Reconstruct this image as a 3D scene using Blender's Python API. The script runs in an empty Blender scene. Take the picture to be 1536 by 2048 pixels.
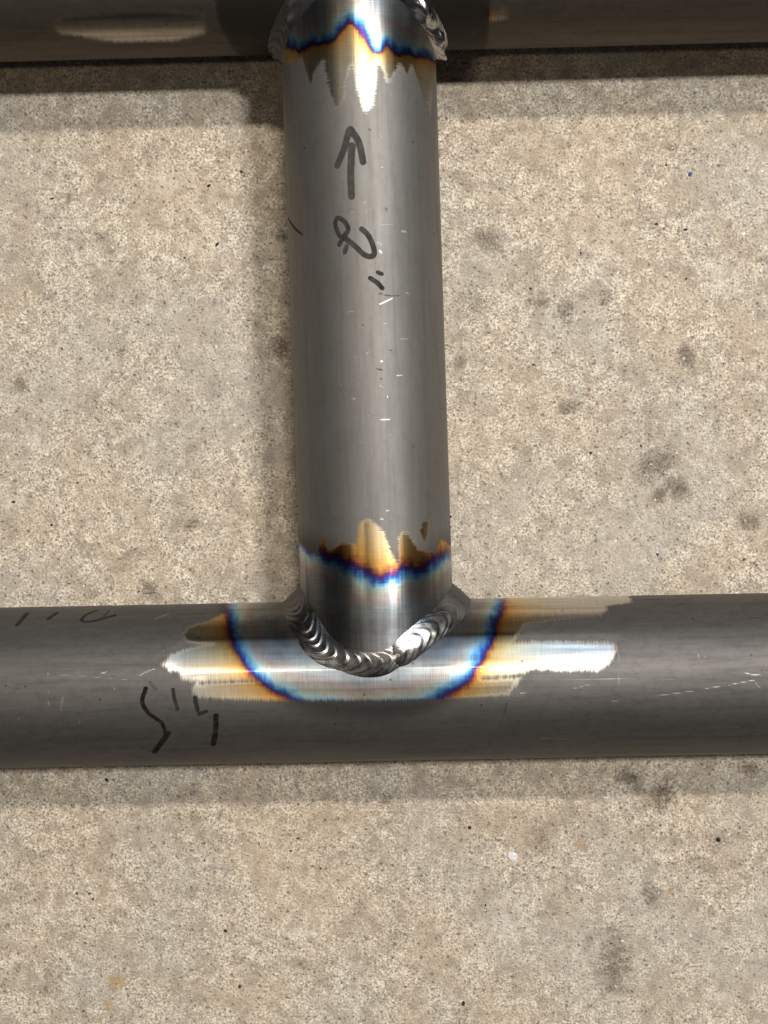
import bpy, math, random
import numpy as np
from mathutils import Vector, Matrix

scene = bpy.context.scene
MM = 0.001
AX = 25.4                      # height of the tube axes above the floor (mm)

# ------------------------------------------------------------------ camera
cam_data = bpy.data.cameras.new('camera')
cam = bpy.data.objects.new('camera', cam_data)
scene.collection.objects.link(cam)
scene.camera = cam
cam_data.sensor_fit = 'VERTICAL'
cam_data.sensor_height = 36.0
cam_data.lens = 36.0 * 2600.0 / 2048.0
cam_data.clip_start = 0.01
cam_data.clip_end = 50.0
cam.location = (0.0, 0.0, (413.05 + AX) * MM)
cam.rotation_euler = (-0.0334, 0.0, 0.0)

# ------------------------------------------------------------------ dim workshop ambience
world = bpy.data.worlds.new('World')
scene.world = world
world.use_nodes = True
bg = world.node_tree.nodes['Background']
bg.inputs['Color'].default_value = (0.96, 0.97, 1.0, 1)
bg.inputs['Strength'].default_value = 0.025

# ------------------------------------------------------------------ ceiling lamps of the workshop
def ceiling_lamp(name, tx, ty, height, size_x, size_y, watts, colour, rz=0.0):
    d = bpy.data.lights.new(name, 'AREA')
    d.shape = 'RECTANGLE'
    d.size = size_x
    d.size_y = size_y
    d.energy = watts
    d.color = colour
    o = bpy.data.objects.new(name, d)
    scene.collection.objects.link(o)
    o.location = (tx * height, ty * height, height)
    o.rotation_euler = (0, 0, rz)
    return o
ceiling_lamp('ceiling_lamp', 0.10, 0.57, 2.3, 0.50, 0.12, 43.0, (1.0, 0.91, 0.79))
ceiling_lamp('ceiling_lamp', 0.46, 0.23, 2.3, 0.38, 0.14, 49.5, (1.0, 0.97, 0.92))
ceiling_lamp('ceiling_lamp', -0.42, -0.15, 2.3, 0.40, 0.12, 5.5, (1.0, 0.86, 0.66))
# cool daylight from a high window further off
win = ceiling_lamp('window_light', 0.35, 1.05, 2.2, 0.9, 0.7, 13.0, (0.62, 0.80, 1.0))
win.rotation_euler = (-Vector(win.location)).to_track_quat('-Z', 'Y').to_euler()

scene.view_settings.view_transform = 'Standard'
scene.view_settings.look = 'None'
scene.view_settings.exposure = 0.0
scene.view_settings.gamma = 1.0
scene.view_settings.use_curve_mapping = False

# ------------------------------------------------------------------ data: marks and wear in surface coordinates
# (distance along the tube axis, arc round the tube from its crest), millimetres
INK_UP = [([(90.4,7.3),(95.3,5.0),(100.4,3.3),(99.6,2.2),(96.5,0.5),(91.0,-0.5)],2.06,0.8),([(90.6,7.3),(92.1,6.6)],1.74,0.85),([(95.8,2.7),(87.5,3.3),(81.0,3.3)],2.18,0.78),([(69.7,7.5),(72.9,8.6),(74.9,7.9),(73.8,5.8),(71.2,4.6),(69.1,6.3),(67.0,7.6)],1.5,0.88),([(68.7,5.6),(66.1,2.6),(63.6,0.1),(63.0,-2.0),(64.1,-3.0),(66.8,-2.4),(69.4,-1.2),(71.2,0.6)],1.66,0.85),([(66.3,5.3),(64.6,5.9)],1.5,0.8),([(58.3,-3.7),(57.8,-5.0)],1.27,0.86),([(56.6,-1.5),(55.3,-3.4),(53.6,-5.0)],1.5,0.9),([(78.7,32.2),(74.5,25.9),(71.8,21.5)],0.95,0.9),([(89.4,33.7),(88.7,33.6)],1.35,0.6),([(52.1,-3.9),(51.4,-6.9),(51.4,-10.4)],0.4,0.8),([(111.0,-24.9),(109.7,-25.6),(107.5,-25.4)],1.03,0.8),([(77.1,-7.0),(77.0,-7.1)],1.03,0.3),([(100.5,-2.6),(100.3,-3.0)],0.79,0.35),([(29.6,-2.4),(29.3,-4.1)],0.48,0.8),([(35.2,-6.3),(35.1,-7.3)],0.32,0.6),([(17.9,-26.3),(18.0,-32.7)],0.32,0.5),([(-3.0,18.6),(-4.5,17.9)],0.4,0.6)]
INK_LOW = [([(-71.4,2.9),(-72.5,-1.1),(-70.8,-4.6),(-68.4,-6.6),(-66.8,-8.4),(-66.2,-11.7)],1.4,1.0),([(-65.4,-11.5),(-67.9,-15.4),(-70.6,-19.7)],1.87,1.0),([(-63.2,2.5),(-62.8,-0.5),(-62.0,-3.6)],1.17,0.9),([(-56.7,-0.1),(-56.1,-3.9)],1.4,0.9),([(-55.8,-5.3),(-53.5,-4.4)],1.28,0.9),([(-51.9,-0.3),(-52.9,-2.5)],0.7,0.4),([(-50.6,-5.9),(-51.0,-10.9),(-52.3,-16.5)],1.81,1.0),([(-112.7,25.5),(-111.9,28.3),(-111.2,32.4)],1.52,0.9),([(-103.7,28.4),(-101.9,32.2)],1.52,0.9),([(-93.3,27.4),(-91.5,26.4),(-88.0,27.3),(-83.2,29.9)],1.17,0.9),([(-93.3,27.4),(-92.5,30.2),(-89.8,33.7)],1.17,0.9),([(-85.7,33.5),(-86.9,27.6)],1.05,0.7),([(-70.0,4.6),(-68.4,2.6)],1.17,0.35),([(-67.5,-19.0),(-63.7,-19.3)],0.7,0.6),([(36.8,-3.6),(35.0,-10.5),(31.3,-20.3)],0.6,0.7),([(83.0,34.0),(88.1,33.7)],0.8,0.7),([(112.0,22.5),(115.7,22.4)],0.66,0.6)]
SCR_LOW = [([(41.3,3.5),(54.6,3.3),(69.5,3.2)],0.27,0.8),([(69.5,3.2),(94.9,2.5)],0.2,0.35),([(81.2,-2.2),(93.0,-0.9)],0.4,0.8),([(96.4,-0.2),(101.1,0.4)],0.4,0.8),([(103.3,0.7),(111.4,2.1)],0.4,0.8),([(108.1,4.3),(110.8,3.6),(113.0,3.7)],0.4,0.7),([(111.3,1.3),(112.6,-0.3)],0.4,0.5),([(70.9,10.8),(70.2,-2.0)],0.27,0.4),([(47.1,6.5),(47.1,-3.8)],0.27,0.4),([(68.2,-3.7),(70.7,-3.4)],0.4,0.7),([(56.4,0.4),(62.0,1.7)],0.4,0.5),([(40.9,-0.6),(42.7,-0.4)],0.46,0.7),([(47.5,-16.6),(55.1,-17.1)],0.53,0.25),([(94.8,10.0),(95.0,8.1)],0.33,0.4),([(96.3,9.5),(97.2,9.1)],0.33,0.4),([(-100.5,7.7),(-90.6,7.0),(-76.9,5.6)],0.29,0.4),([(-84.9,7.6),(-83.2,8.1)],0.47,0.9),([(-73.3,6.8),(-71.4,7.8),(-68.7,8.8)],0.47,0.7),([(-114.0,1.0),(-112.0,7.8)],0.29,0.2),([(-100.7,-0.3),(-100.6,-1.6)],0.47,0.6),([(-91.8,-7.1),(-91.7,-7.2)],0.58,0.8),([(-110.0,-5.5),(-109.8,-5.5)],0.58,0.6),([(-101.0,8.4),(-100.8,6.7)],0.29,0.4),([(-92.4,10.2),(-92.1,7.7)],0.29,0.35),([(-96.3,0.7),(-97.0,-3.2)],0.82,0.15),([(-80.9,3.1),(-80.6,2.8)],0.47,0.6),([(-70.4,27.1),(-66.6,30.2)],0.7,0.3)]
SCR_UP = [([(72.4,-5.3),(72.4,-9.2)],0.32,0.8),([(70.7,-11.8),(70.6,-13.3)],0.71,0.9),([(68.5,-11.3),(68.5,-13.5)],0.28,0.7),([(48.8,-4.0),(50.6,-8.0)],0.51,0.9),([(52.5,-12.6),(52.1,-13.5)],0.55,0.9),([(47.0,6.1),(46.9,3.7)],0.28,0.7),([(67.2,-3.9),(66.5,-5.3)],0.4,0.5),([(64.8,-4.5),(64.1,-5.1)],0.63,0.7),([(97.9,-22.9),(96.4,-22.7)],0.24,0.6),([(84.5,14.7),(81.8,14.8)],0.16,0.5),([(78.8,-0.4),(79.5,-0.9)],0.28,0.7),([(84.8,-0.2),(87.3,-1.0)],0.2,0.4),([(105.9,1.5),(105.8,0.7)],0.32,0.8),([(76.3,3.4),(76.1,2.5)],0.32,0.8),([(76.6,-0.8),(76.2,-1.1)],0.36,0.8),([(93.5,3.6),(93.4,2.6)],0.2,0.7),([(92.4,3.6),(92.2,2.8)],0.2,0.7),([(89.3,-5.9),(89.5,-6.4)],0.32,0.6),([(99.3,-5.7),(97.6,-6.7)],0.32,0.4),([(85.5,5.3),(85.2,4.3)],0.24,0.6),([(98.9,4.2),(98.7,3.4)],0.24,0.6),([(38.6,-10.2),(38.6,-12.7)],0.4,0.9),([(31.9,-3.8),(31.9,-4.3)],0.63,0.95),([(27.6,-8.6),(27.7,-10.4)],0.51,0.9),([(27.8,-1.0),(27.8,-2.0)],0.28,0.6),([(14.5,-3.2),(14.5,-6.0)],0.51,0.95),([(24.7,-3.3),(24.1,-4.2)],0.4,0.6),([(34.3,0.4),(34.8,-0.4)],0.32,0.8),([(26.8,9.0),(24.6,8.3)],0.28,0.7),([(23.6,7.8),(22.2,6.8)],0.28,0.7),([(21.1,5.0),(21.0,4.3)],0.55,0.9),([(33.6,4.1),(33.5,3.5)],0.32,0.8),([(42.2,2.5),(42.0,1.6)],0.32,0.8),([(43.5,1.2),(43.4,0.1)],0.24,0.7),([(43.1,-5.1),(43.0,-6.2)],0.28,0.7),([(8.3,3.7),(7.5,1.7)],0.24,0.7),([(7.4,6.2),(6.5,4.3)],0.2,0.6),([(10.0,-5.1),(10.0,-6.4)],0.24,0.6),([(4.8,-5.5),(4.8,-6.8)],0.24,0.5),([(-12.6,-3.8),(-12.7,-4.7)],0.55,0.7),([(-15.1,-2.2),(-15.3,-2.8)],0.71,0.6),([(-15.3,-5.0),(-15.4,-6.2)],0.28,0.5),([(-5.6,-11.7),(-5.7,-12.5)],0.28,0.6),([(-2.1,4.6),(-2.2,3.9)],0.28,0.7),([(18.1,-9.9),(18.0,-10.8)],0.28,0.7),([(21.6,-5.4),(21.1,-5.6)],0.48,0.8),([(15.9,0.6),(15.6,0.4)],0.48,0.7),([(16.8,-12.8),(16.8,-14.8)],0.24,0.4),([(-5.7,-0.8),(-5.8,-2.1)],0.24,0.4),([(27.6,2.9),(24.2,3.7)],0.2,0.5),([(-13.0,2.7),(-14.0,2.6)],0.24,0.7),([(42.3,-19.3),(37.0,-19.0)],0.16,0.5),([(34.4,2.1),(30.0,2.1)],0.16,0.35),([(13.8,9.3),(13.8,7.7)],0.2,0.5),([(11.5,16.0),(11.5,15.9)],0.32,0.8),([(23.2,1.9),(23.0,0.4)],0.2,0.6)]
POL_LOW = [[(-50.1,50.2),(-49.1,30.3),(-53.3,26.1),(-59.4,22.8),(-61.1,19.7),(-58.6,17.2),(-51.0,16.4),(-58.0,15.1),(-63.7,13.3),(-66.5,9.7),(-64.3,8.3),(-61.3,7.7),(-60.4,5.4),(-56.0,5.0),(-57.2,2.5),(-56.8,0.5),(-49.2,-0.3),(-31.2,-1.5),(-19.2,-1.4),(4.8,-1.7),(19.8,-1.7),(37.2,-0.8),(41.0,3.9),(43.5,6.3),(64.6,5.7),(67.9,7.9),(70.0,11.4),(70.0,14.1),(50.4,15.2),(39.0,14.8),(43.4,22.1),(66.9,25.0),(69.5,26.9),(69.5,29.8),(77.7,31.9),(81.3,50.4)]]
HEAT_LOW = [(-50.1,50.2),(-48.4,34.1),(-47.4,27.2),(-46.2,20.5),(-42.9,12.2),(-38.3,6.0),(-32.9,2.0),(-26.7,-1.2),(-19.3,-3.5),(-2.8,-5.1),(10.7,-4.0),(18.3,-1.0),(24.5,2.8),(28.3,9.3),(32.1,15.1),(35.1,23.6),(37.0,30.1),(38.7,50.2)]
POL_UPB = [(-22.5,44.1),(-21.8,44.3),(-24.1,24.9),(-27.1,20.3),(-22.0,18.2),(-21.5,16.1),(-24.2,14.3),(-22.1,9.0),(-22.2,5.5),(-16.8,4.4),(-15.3,1.8),(-16.6,-0.7),(-20.0,-3.3),(-24.6,-4.7),(-28.9,-7.7),(-21.1,-7.9),(-19.7,-9.9),(-22.2,-12.0),(-25.2,-15.6),(-26.5,-21.0),(-22.7,-23.9),(-23.7,-28.5),(-25.0,-35.7),(-25.4,-44.6)]
POL_UPX = [[(-19.4,-14.5),(-15.8,-16.6),(-17.0,-18.6),(-20.8,-18.2),(-22.8,-16.7),(-21.5,-15.2)]]
HEAT_UPB = [(-21.1,44.2),(-22.5,34.1),(-23.7,25.9),(-25.2,18.4),(-27.5,10.9),(-31.0,4.6),(-33.0,-0.6),(-32.2,-6.0),(-30.9,-10.9),(-30.4,-16.4),(-27.7,-25.1),(-26.4,-33.4),(-25.9,-44.6)]
POL_UPT = [(131.8,44.2),(125.1,27.0),(123.0,22.2),(125.0,19.6),(120.2,17.2),(116.1,15.4),(119.5,13.3),(122.0,11.0),(117.4,10.0),(111.4,9.2),(107.3,6.8),(110.9,4.2),(116.7,3.4),(119.5,1.7),(113.6,0.5),(108.4,-0.5),(105.6,-1.9),(108.4,-3.9),(115.0,-5.2),(119.4,-5.9),(118.1,-7.7),(114.6,-9.2),(117.6,-11.3),(120.1,-13.1),(117.5,-15.7),(120.8,-17.9),(115.4,-20.9),(108.7,-24.6),(108.4,-26.9),(120.9,-31.0),(130.1,-44.6)]
HEAT_UPT = [(134.9,44.2),(129.9,26.5),(126.8,19.5),(127.3,14.3),(127.5,8.3),(130.0,4.8),(131.9,1.3),(127.9,-1.6),(123.8,-4.9),(123.6,-6.7),(125.8,-9.1),(123.2,-12.3),(124.2,-16.0),(124.2,-21.4),(125.7,-31.6),(126.2,-44.6)]
HEAT_TOP = [(-48.6,-9.2),(-49.5,-17.6),(-49.3,-23.9),(-47.2,-32.1),(-45.3,-42.7),(-43.7,-55.5),(26.9,-55.4),(29.8,-55.7),(30.1,-30.5),(29.9,-19.7),(29.3,-11.1)]
POL_TOP = [[(-100.4,-23.8),(-96.8,-21.2),(-70.8,-20.4),(-55.2,-21.8),(-55.0,-28.7),(-65.0,-31.9),(-83.5,-31.6),(-99.6,-27.1)],[(30.7,-22.9),(36.0,-22.0),(36.8,-25.9),(31.7,-27.2)]]
CHIPS = [('b',-58.6,94.7,1.9,1.0),('t',-47.7,99.3,1.5,1.0),('b',-56.0,75.1,2.4,0.9),('k',-66.9,70.7,1.2,0.7),('k',-108.2,40.3,1.0,0.9),('k',-111.1,90.4,1.2,0.9),('k',-94.2,111.9,1.2,0.7),('k',-100.6,111.4,0.9,0.5),('r',-45.5,49.7,1.5,0.5),('r',-108.4,80.7,1.2,0.9),('w',-92.9,-11.6,1.4,1.0),('n',-124.8,-11.3,1.5,1.2),('k',-112.1,-19.0,1.0,1.0),('r',-103.4,-4.7,1.2,0.9),('c',-125.5,41.8,2.4,1.4),('c',-54.2,103.1,1.9,1.2),('c',-45.6,58.0,1.4,1.0),('k',-81.7,0.0,1.0,0.7),('b',-94.0,-105.8,2.1,1.2),('n',-104.5,-144.6,1.4,1.2),('u',-100.4,-144.6,1.4,1.2),('n',-99.2,-146.6,1.4,0.9),('k',-54.2,-157.5,1.5,1.5),('k',-49.2,-176.8,1.7,1.5),('k',-29.3,-125.8,1.2,1.0),('k',-31.7,-130.1,1.0,0.9),('k',-102.6,-185.2,1.0,0.9),('k',-21.6,-136.1,1.0,0.9),('k',-61.0,-133.4,1.0,0.9),('k',-43.9,-115.4,0.9,0.9),('k',29.1,-122.0,1.5,1.4),('b',113.7,-126.3,2.2,1.7),('w',43.7,-131.7,4.1,3.1),('k',77.5,-162.0,1.2,0.7),('k',34.6,-148.7,0.9,0.9),('k',27.2,-182.6,1.4,2.1),('w',106.4,18.2,2.2,1.4),('w',68.2,7.8,1.5,0.9),('k',69.6,5.2,1.2,1.0),('w',88.9,42.7,1.4,1.2),('u',102.4,98.5,1.4,1.7),('c',95.3,29.3,1.5,1.0),('o',69.0,26.9,1.4,1.2),('u',92.6,-29.0,1.4,1.5),('n',91.4,81.9,1.2,1.0),('k',65.9,72.2,1.0,0.9),('k',101.3,63.7,1.5,0.9),('k',101.0,80.0,1.7,1.0),('k',94.3,101.6,1.0,1.0),('k',49.2,60.4,1.4,1.0),('k',50.4,34.8,1.5,0.7),('k',86.7,7.6,1.2,0.7),('r',121.6,-30.7,1.4,1.0)]
STAINS = [(52.7,56.0,4.4,0.5),(61.1,53.0,4.1,0.7),(62.1,20.4,3.8,0.8),(101.7,38.0,3.8,0.9),(91.5,1.4,7.9,0.7),(99.3,-6.4,5.1,0.8),(93.1,-8.9,3.4,0.8),(34.2,76.7,5.8,0.6),(25.7,36.1,3.1,0.6),(123.5,-17.9,4.4,0.7),(74.2,57.5,3.4,0.6),(96.3,106.9,2.4,0.7),(-105.6,90.2,2.1,0.6),(-94.8,78.2,2.7,0.6),(-122.3,28.8,3.1,0.7),(-88.2,39.3,2.4,0.6),(-35.1,41.0,4.1,0.9),(-65.0,-18.7,3.1,0.6),(-79.1,-41.0,4.4,0.7),(-0.3,-112.8,3.4,0.6),(82.7,-104.6,5.1,0.7),(94.7,-111.1,5.8,0.8),(124.3,-102.0,3.8,0.7),(78.9,-169.4,10.3,0.6),(78.0,-159.0,6.8,0.4),(52.7,-125.8,5.8,0.5),(114.7,-125.8,5.1,0.6),(91.2,-144.7,4.8,0.6),(-87.5,-30.9,6.8,0.4),(-99.0,18.0,10.3,0.25),(8.9,-155.6,13.7,0.2),(107.6,-134.9,6.8,0.4),(28.9,56.5,6.8,0.4),(-34.8,78.2,3.8,0.6),(89.6,13.0,12.0,0.25),(-58.5,26.4,10.3,0.2),(-114.1,-174.6,6.8,0.3)]
OCHRE = [(-90.7,-175.5,3.8,0.9),(-93.5,-183.6,2.7,0.7),(97.5,-143.9,1.5,0.9),(66.7,-128.1,2.7,0.5),(-28.7,-179.8,2.1,0.2)]
PALE = [(-73.3,96.5,6.8,0.5),(-117.6,9.6,6.8,0.4),(-126.2,-10.6,6.8,0.5),(116.0,-123.4,6.8,0.4),(39.6,-155.6,13.7,0.4),(114.4,63.2,10.3,0.4),(72.4,73.2,13.7,0.3),(-59.3,-134.9,5.1,0.4),(-28.7,-157.3,6.8,0.4),(114.8,-179.8,5.1,0.6),(-11.6,-172.9,10.3,0.3),(-58.3,73.2,10.3,0.3)]

# ------------------------------------------------------------------ helpers
def link(o, parent=None):
    scene.collection.objects.link(o)
    if parent is not None:
        o.parent = parent
    return o

def mesh_from_arrays(name, co, faces, smooth=True):
    me = bpy.data.meshes.new(name)
    co = np.asarray(co, dtype=np.float32)
    faces = np.asarray(faces, dtype=np.int32)
    me.vertices.add(len(co))
    me.vertices.foreach_set('co', co.ravel())
    me.loops.add(faces.size)
    me.loops.foreach_set('vertex_index', faces.ravel())
    me.polygons.add(len(faces))
    me.polygons.foreach_set('loop_start', np.arange(0, faces.size, faces.shape[1], dtype=np.int32))
    me.update(calc_edges=True)
    me.validate()
    if smooth:
        me.polygons.foreach_set('use_smooth', np.ones(len(me.polygons), dtype=bool))
    return me

def grid_faces(nr, nc, wrap_r=False, wrap_c=False):
    r = np.arange(nr if wrap_r else nr - 1)
    c = np.arange(nc if wrap_c else nc - 1)
    R, C = np.meshgrid(r, c, indexing='ij')
    R2 = (R + 1) % nr
    C2 = (C + 1) % nc
    return np.stack([R * nc + C, R * nc + C2, R2 * nc + C2, R2 * nc + C], -1).reshape(-1, 4)

def set_attr(me, name, values):
    a = me.attributes.new(name, 'FLOAT', 'POINT')
    a.data.foreach_set('value', np.asarray(values, dtype=np.float32).ravel())

def set_uv(me, uv):
    layer = me.uv_layers.new(name='UVMap')
    vi = np.empty(len(me.loops), dtype=np.int32)
    me.loops.foreach_get('vertex_index', vi)
    layer.data.foreach_set('uv', np.asarray(uv, dtype=np.float32)[vi].ravel())

def seg_dist(Q, pts):
    best = np.full(len(Q), 1e9)
    pts = np.asarray(pts, float)
    for a, b in zip(pts[:-1], pts[1:]):
        ab = b - a
        L = max(ab @ ab, 1e-9)
        t = np.clip(((Q - a) @ ab) / L, 0, 1)
        best = np.minimum(best, np.hypot(*(Q - a - t[:, None] * ab).T))
    return best

def poly_sdf(Q, pts):
    """positive inside"""
    pts = np.asarray(pts, float)
    d = seg_dist(Q, np.vstack([pts, pts[:1]]))
    inside = np.zeros(len(Q), bool)
    n = len(pts)
    for i in range(n):
        a, b = pts[i], pts[(i + 1) % n]
        cond = (a[1] > Q[:, 1]) != (b[1] > Q[:, 1])
        if a[1] != b[1]:
            x = a[0] + (Q[:, 1] - a[1]) * (b[0] - a[0]) / (b[1] - a[1])
            inside ^= cond & (Q[:, 0] < x)
    return np.where(inside, d, -d)

def smooth_line(pts, n=6):
    """Catmull-Rom through the points"""
    p = np.asarray(pts, float)
    if len(p) < 3:
        return p
    q = np.vstack([2 * p[0] - p[1], p, 2 * p[-1] - p[-2]])
    out = []
    for i in range(1, len(q) - 2):
        for k in range(n):
            t = k / n
            a, b, c, d = q[i - 1], q[i], q[i + 1], q[i + 2]
            out.append(0.5 * ((2 * b) + (c - a) * t + (2 * a - 5 * b + 4 * c - d) * t * t + (3 * b - a - 3 * c + d) * t ** 3))
    out.append(p[-1])
    return np.array(out)

def strokes_field(Q, strokes):
    sdf = np.full(len(Q), -6.0)
    op = np.zeros(len(Q))
    for pts, w, o in strokes:
        p = smooth_line(pts)
        d = w * 0.5 - seg_dist(Q, p)
        m = d > sdf
        sdf[m] = d[m]
        op[m] = o
    return sdf, op

# ------------------------------------------------------------------ node helpers
class Nodes:
    def __init__(self, name):
        self.mat = bpy.data.materials.new(name)
        self.mat.use_nodes = True
        self.t = self.mat.node_tree
        self.t.nodes.clear()
    def new(self, kind, props=None, **inp):
        n = self.t.nodes.new(kind)
        for k, v in (props or {}).items():
            setattr(n, k, v)
        for k, v in inp.items():
            self.put(n, k.replace('_', ' '), v)
        return n
    def put(self, n, key, v):
        s = n.inputs[key]
        if isinstance(v, bpy.types.NodeSocket):
            self.t.links.new(v, s)
        else:
            s.default_value = v
    def math(self, op, a, b=None, c=None, clamp=False):
        n = self.t.nodes.new('ShaderNodeMath')
        n.operation = op
        n.use_clamp = clamp
        for i, v in enumerate((a, b, c)):
            if v is None:
                continue
            if isinstance(v, bpy.types.NodeSocket):
                self.t.links.new(v, n.inputs[i])
            else:
                n.inputs[i].default_value = v
        return n.outputs[0]
    def attr(self, name):
        return self.new('ShaderNodeAttribute', {'attribute_name': name}).outputs['Fac']
    def mapr(self, v, a, b, c=0.0, d=1.0, smooth=False):
        n = self.t.nodes.new('ShaderNodeMapRange')
        n.interpolation_type = 'SMOOTHSTEP' if smooth else 'LINEAR'
        for i, x in enumerate((v, a, b, c, d)):
            if isinstance(x, bpy.types.NodeSocket):
                self.t.links.new(x, n.inputs[i])
            else:
                n.inputs[i].default_value = x
        return n.outputs[0]
    def mix(self, f, a, b, mode='MIX'):
        n = self.t.nodes.new('ShaderNodeMix')
        n.data_type = 'RGBA'
        n.blend_type = mode
        for s, v in ((n.inputs[0], f), (n.inputs[6], a), (n.inputs[7], b)):
            if isinstance(v, bpy.types.NodeSocket):
                self.t.links.new(v, s)
            elif isinstance(v, tuple):
                s.default_value = v if len(v) == 4 else (*v, 1)
            else:
                s.default_value = v
        return n.outputs[2]
    def mixf(self, f, a, b):
        n = self.t.nodes.new('ShaderNodeMix')
        n.data_type = 'FLOAT'
        for s, v in ((n.inputs[0], f), (n.inputs[2], a), (n.inputs[3], b)):
            if isinstance(v, bpy.types.NodeSocket):
                self.t.links.new(v, s)
            else:
                s.default_value = v
        return n.outputs[0]
    def ramp(self, f, stops):
        n = self.t.nodes.new('ShaderNodeValToRGB')
        e = n.color_ramp.elements
        while len(e) < len(stops):
            e.new(0.5)
        for i, (p, c) in enumerate(stops):
            e[i].position = p
            e[i].color = (*c, 1)
        self.t.links.new(f, n.inputs[0])
        return n.outputs[0]
    def noise(self, vec, scale, detail=2.0, rough=0.5, dist=0.0):
        n = self.new('ShaderNodeTexNoise', None, Scale=scale, Detail=detail, Roughness=rough, Distortion=dist)
        self.t.links.new(vec, n.inputs['Vector'])
        return n.outputs['Fac']
    def scaled(self, vec, sx, sy, sz=1.0, rot=0.0):
        n = self.t.nodes.new('ShaderNodeMapping')
        n.inputs['Scale'].default_value = (sx, sy, sz)
        n.inputs['Rotation'].default_value = (0, 0, rot)
        self.t.links.new(vec, n.inputs['Vector'])
        return n.outputs[0]
    def bump(self, h, strength, dist, normal=None):
        n = self.new('ShaderNodeBump', None, Strength=strength, Distance=dist)
        self.t.links.new(h, n.inputs['Height'])
        if normal is not None:
            self.t.links.new(normal, n.inputs['Normal'])
        return n.outputs[0]
    def out(self, shader):
        o = self.t.nodes.new('ShaderNodeOutputMaterial')
        self.t.links.new(shader, o.inputs['Surface'])
        return self.mat

# ------------------------------------------------------------------ steel of the tubes
# mill finish, sanded bands, temper colours, marker ink and nicks; UV is in millimetres
TEMPER = [(-30, (0.70, 0.67, 0.62)), (-17, (0.74, 0.64, 0.46)), (-9, (0.78, 0.56, 0.27)), (-5, (0.72, 0.38, 0.09)),
          (-3, (0.42, 0.15, 0.04)), (-1.7, (0.16, 0.04, 0.09)), (-0.5, (0.045, 0.03, 0.20)), (0.8, (0.03, 0.10, 0.40)),
          (2.2, (0.10, 0.33, 0.62)), (3.8, (0.40, 0.58, 0.66)), (5.6, (0.46, 0.46, 0.40)), (7.2, (0.39, 0.335, 0.33)),
          (9.5, (0.29, 0.335, 0.35)), (14, (0.27, 0.275, 0.295)), (20, (0.27, 0.275, 0.29))]

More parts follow.
